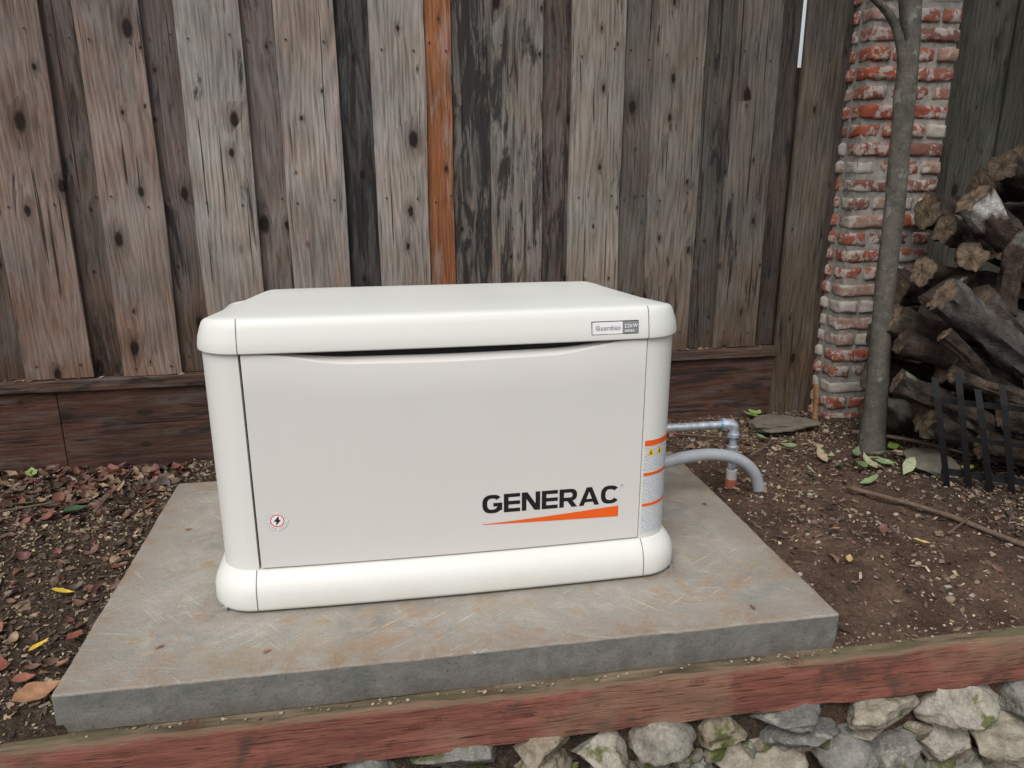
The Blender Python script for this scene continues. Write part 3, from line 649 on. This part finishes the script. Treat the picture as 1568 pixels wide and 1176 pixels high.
for (x,y) in ((-.56,1.84),(.575,1.85),(-.54,2.38),(.55,2.38)):
    v,f=tube([(CX+x,y,.0),(CX+x,y,.012)],[.012,.012],6,sub=1); mb.add(v,f)
for (x,y) in ((-.590,1.816),(.603,1.825)):
    v,f=tube([(CX+x,y,.0),(CX+x,y,.012)],[.007,.007],8,sub=1); mb.add(v,f)
mb.obj('anchor_bolts',plain('zinc',(.5,.52,.55),.35,.8),gen)
mb=MB()
for s in (-1,1):
    mb.box((CX+s*.606-.016,2.05,.642),(CX+s*.606+.016,2.09,.650)); mb.box((CX+s*.619-.005,2.055,.650),(CX+s*.619+.005,2.085,.662))
mb.obj('side_latches',plain('latch_orange',(.55,.20,.04),.5),gen,bevel=.002)
# ---- graphics on door
blk=plain('decal_black',(.012,.012,.014),.4,0,.02); org=plain('decal_orange',(.80,.115,.012),.4,0,.03); wht=plain('decal_white',(.80,.80,.79),.4,0,.03); gry=plain('decal_grey',(.22,.23,.25),.4,0,.05); red=plain('decal_red',(.65,.04,.03),.4); ylw=plain('decal_yellow',(.8,.55,.02),.4)
lo=[.0007]
def dec(mb,pts,mi=0,lay=0.):
    lo[0]+=.000004
    v=[(x,dy(x-CX)-lo[0]-lay,z) for x,z in pts]; mb.add(v,[tuple(range(len(v)))],m=mi)
def strip(mb,A,B_,mi=0,lay=0.):
    lo[0]+=.000004
    v=[(x,dy(x-CX)-lo[0]-lay,z) for x,z in A]+[(x,dy(x-CX)-lo[0]-lay,z) for x,z in B_]; k=len(A)
    mb.add(v,[(i,i+1,k+i+1,k+i) for i in range(k-1)],m=mi)
mb=MB(); H_=.052; s=.215
def arc(x0,w_,z0,a0,a1,h=1.,t=s,n=22,cy=.5,e=2.6):
    A=[];B_=[]
    for i in range(n+1):
        a=math.radians(a0+(a1-a0)*i/n); c=math.cos(a);q=math.sin(a); cc=math.copysign(abs(c)**(2/e),c);qq=math.copysign(abs(q)**(2/e),q)
        A.append((x0+(w_/2+w_/2*cc)*H_,z0+(cy+h/2*qq)*H_)); B_.append((x0+(w_/2+(w_/2-t*1.12)*cc)*H_,z0+(cy+(h/2-t*.92)*qq)*H_))
    strip(mb,A,B_)
def rc(x0,z0,a,b,c,d): dec(mb,[(x0+a*H_,z0+b*H_),(x0+c*H_,z0+b*H_),(x0+c*H_,z0+d*H_),(x0+a*H_,z0+d*H_)])
x=.235; z0=.218; gap=.085; W=dict(G=1.06,E=.88,N=1.0,R=1.0,A=1.14,C=1.04); tot=sum(W[c] for c in 'GENERAC'); kx=(.370/H_-6*gap)/tot
for ch in 'GENERAC':
    w_=W[ch]*kx
    if ch in 'GC':
        arc(x,w_,z0,38,326 if ch=='C' else 335)
        if ch=='G': rc(x,z0,w_*.55,.36,w_,.55); rc(x,z0,w_-s*1.05,.14,w_,.40)
    if ch=='E': rc(x,z0,0,0,s*1.1,1); [rc(x,z0,s,b,w_,b+s*.92) for b in (0,.40,1-s*.92)]
    if ch=='N': rc(x,z0,0,0,s*1.1,1); rc(x,z0,w_-s*1.1,0,w_,1); dec(mb,[(x,z0+H_),(x+s*1.35*H_,z0+H_),(x+w_*H_,z0),(x+(w_-s*1.35)*H_,z0)])
    if ch=='R':
        rc(x,z0,0,0,s*1.1,1); rc(x,z0,s,1-s*.92,w_*.6,1); rc(x,z0,s,.33,w_*.6,.33+s*.92); arc(x+w_*.2*H_,w_*.78,z0,-90,90,.67,s,14,.665,2.4)
        dec(mb,[(x+w_*.42*H_,z0+.36*H_),(x+w_*.72*H_,z0+.36*H_),(x+w_*H_,z0),(x+(w_-s*1.4)*H_,z0)])
    if ch=='A':
        dec(mb,[(x,z0),(x+s*1.2*H_,z0),(x+(w_/2+s*.05)*H_,z0+H_*.80),(x+(w_/2+s*.1)*H_,z0+H_),(x+(w_/2-s*.65)*H_,z0+H_)]); dec(mb,[(x+(w_-s*1.2)*H_,z0),(x+w_*H_,z0),(x+(w_/2+s*.65)*H_,z0+H_),(x+(w_/2-s*.1)*H_,z0+H_),(x+(w_/2-s*.05)*H_,z0+H_*.8)]); rc(x,z0,w_*.22,.19,w_*.78,.36)
    x+=(w_+gap)*H_
n=16; A_=[(.235+.369*i/n,.1885+.0215*(i/n)**1.25) for i in range(n+1)]; B_=[(.235+.369*i/n,.1870-.0085*(i/n)) for i in range(n+1)]; strip(mb,A_,B_,1)
def ring(cx,cz,r0,r1,mi,lay=0.,n=28): strip(mb,[(cx+r1*math.cos(2*math.pi*i/n),cz+r1*math.sin(2*math.pi*i/n)) for i in range(n+1)],[(cx+r0*math.cos(2*math.pi*i/n),cz+r0*math.sin(2*math.pi*i/n)) for i in range(n+1)],mi,lay)
ring(.612,.267,.0028,.0036,0)
cx_,cz_=-.279,.2385
dec(mb,[(cx_+.027*math.cos(2*math.pi*i/32),cz_+.027*math.sin(2*math.pi*i/32)) for i in range(32)],2,-.0001)
ring(cx_,cz_,.0150,.0175,4,.0002); ring(cx_,cz_,.0255,.0262,3,.0002)
for k in range(44):
    if k%11 in (0,): continue
    a=2*math.pi*k/44; dec(mb,[(cx_+(.0215+q*.0014)*math.cos(a+p),cz_+(.0215+q*.0014)*math.sin(a+p)) for p,q in ((-.035,-1),(.03,-1),(.03,1),(-.035,1))],3,.0002)
dec(mb,[(cx_+.004,cz_+.013),(cx_-.009,cz_-.002),(cx_-.0005,cz_-.002)],0,.0003); dec(mb,[(cx_-.001,cz_+.002),(cx_+.009,cz_+.002),(cx_-.004,cz_-.013)],0,.0003)
dec(mb,[(cx_+.004,cz_+.013),(cx_+.004,cz_+.001),(cx_-.001,cz_-.002),(cx_-.005,cz_+.0015)],0,.0004)
mb.obj('door_decals',[blk,org,wht,gry,red],gen)
mb=MB(); yb=lambda x:1.812+.0045-.009*(1-((x-CX)/.5)**2)
bx0,bx1,bz0,bz1=.513,.636,.682,.716
def bq(a,b,c,d,mi,l):
    v=[(a,yb(a)-l-.004+(b-.68)*.12,b),(c,yb(c)-l-.004+(b-.68)*.12,b),(c,yb(c)-l-.004+(d-.68)*.12,d),(a,yb(a)-l-.004+(d-.68)*.12,d)]
    v2=[(p[0],p[1]+.008,p[2]) for p in v]; mb.add(v+v2,[(0,1,2,3),(4,7,6,5),(0,4,5,1),(1,5,6,2),(2,6,7,3),(3,7,4,0)],m=mi)
bq(bx0,bz0,bx1,bz1,0,.0); bq(bx0+.002,bz0+.002,.594,bz1-.002,2,.0006); bq(.5945,bz0+.002,bx1-.002,bz1-.002,3,.0006)
mb.obj('lid_badge',[blk,org,wht,gry],gen,bevel=.0006)
def text(s_,x,z,size,mat,y,name):
    cu=bpy.data.curves.new(name,'FONT'); cu.body=s_; cu.size=size; cu.space_character=1.15; cu.offset=.0002; o=bpy.data.objects.new(name,cu); link(o,gen)
    o.location=(x,y,z); o.rotation_euler=(math.radians(83),0,math.radians(1.5)); cu.materials.append(mat)
text('Guardian',.523,.6955,.0152,gry,yb(.55)-.0062,'badge_text'); text('22kW',.597,.6995,.0130,wht,yb(.61)-.0062,'badge_text_power'); text('SERIES',.598,.6885,.008,wht,yb(.61)-.0072,'badge_text_series')
g=G('label_print'); P=g.pos(); s_=g.sep(P); wv=g.math('SINE',g.math('MULTIPLY',s_[2],1500.)); nn=g.noise(g.vec(P,(1,1,6)),260.,2,.5)
M_lab=g.fin(g.mix(g.math('MULTIPLY',g.mapr(wv,-.2,.2),g.mapr(nn,.42,.5)),(.70,.72,.74),(.25,.28,.33)),.4)
mb=MB(); cxr,cyr,rr=CX+.5,yf+.097,.097
def ap(t,l):
    a=math.radians(-90+t); return (cxr+(rr+l)*math.cos(a),cyr+(rr+l)*math.sin(a))
def lab(z0,z1,a0,a1,mi,l):
    n=8; A=[ap(a0+(a1-a0)*i/n,l) for i in range(n+1)]
    v=[(x,y,z0) for x,y in A]+[(x,y,z1) for x,y in A]; mb.add(v,[(i,i+1,n+2+i,n+1+i) for i in range(n)],m=mi)
for (a_,b_) in ((.300,.388),(.210,.296),(.118,.206)):
    lab(a_,b_,4,62,0,.0006); lab(b_-.016 if a_>.29 else b_-.009,b_,4,62,1,.0009)
for k in range(2):
    a0=8+k*18
    A=[ap(t,.0013) for t in (a0,a0+7,a0+14)]; mb.add([(A[0][0],A[0][1],.345),(A[2][0],A[2][1],.345),(A[1][0],A[1][1],.369)],[(0,1,2)],m=3)
    A=[ap(t,.0017) for t in (a0+5.5,a0+7,a0+8.5)]; mb.add([(A[0][0],A[0][1],.348),(A[2][0],A[2][1],.348),(A[1][0],A[1][1],.363)],[(0,1,2)],m=2)
mb.obj('warning_labels',[M_lab,org,blk,ylw],gen,smooth=True)
# ------------------------------------------------------------------ gas pipe & conduit
gp=empty('gas_pipe'); galv=plain('galvanised_steel',(.58,.63,.69),.30,.65,.3,45,.5,.15); bluep=plain('pipe_sealant_blue',(.22,.38,.50),.4,.3,.3,60)
mb=MB(); py=2.37; ex=1.195; ez=.218
v,f=tube([(.74,py,ez),(ex-.03,py,ez)],[.0135]*2,20,sub=3); mb.add(v,f)
v,f=tube([(ex,py,ez-.03),(ex+.008,py,-.04)],[.0135]*2,20,sub=3); mb.add(v,f)
v,f=tube([(ex-.034,py,ez),(ex-.012,py,ez-.001),(ex-.001,py,ez-.012),(ex,py,ez-.034)],[.0185,.0195,.0195,.0185],20,sub=5); mb.add(v,f)
for a_,b_,r,mi in (((ex-.046,py,ez),(ex-.034,py,ez),.0225,0),((ex,py,ez-.034),(ex,py,ez-.046),.0225,0),((ex-.055,py,ez),(ex-.046,py,ez),.0145,1),((ex,py,ez-.046),(ex,py,ez-.058),.0145,1),((ex+.003,py,ez-.082),(ex+.004,py,ez-.130),.0205,0),((ex+.003,py,ez-.130),(ex+.004,py,ez-.142),.0146,1),((.78,py,ez),(.795,py,ez),.02,0)):
    v,f=tube([a_,b_],[r,r],20,sub=2); mb.add(v,f,m=mi)
mb.obj('pipe_and_elbow',[galv,bluep],gp,smooth=True,auto=40)
mb=MB(); v,f=tube([(ex+.007,py,.045),(ex+.0075,py,.01)],[.0185,.0185],20,sub=2); mb.add(v,f,m=0); v,f=tube([(ex+.0075,py,.012),(ex+.008,py,-.045)],[.02,.021],20,sub=2); mb.add(v,f,m=1)
mb.obj('wrapped_fitting',[plain('white_pipe_wrap',(.6,.58,.55),.6,0,.2),plain('red_primer',(.42,.13,.08),.6,0,.3)],gp,smooth=True,auto=40)
mb=MB(); v,f=tube([(.74,2.28,.115),(.86,2.28,.120),(.98,2.28,.142),(1.08,2.28,.146),(1.17,2.28,.125),(1.235,2.285,.075),(1.266,2.29,.01),(1.275,2.29,-.06)],[.0205]*8,22,sub=10); mb.add(v,f)
g=G('conduit_pvc'); P=g.pos(); n=g.noise(P,30.,3); g.bump(g.math('SINE',g.math('MULTIPLY',g.sep(P)[0],900.)),.15,.001)
mb.obj('electrical_conduit',g.fin(g.mix(n,(.27,.29,.31),(.38,.40,.42)),.4),smooth=True)
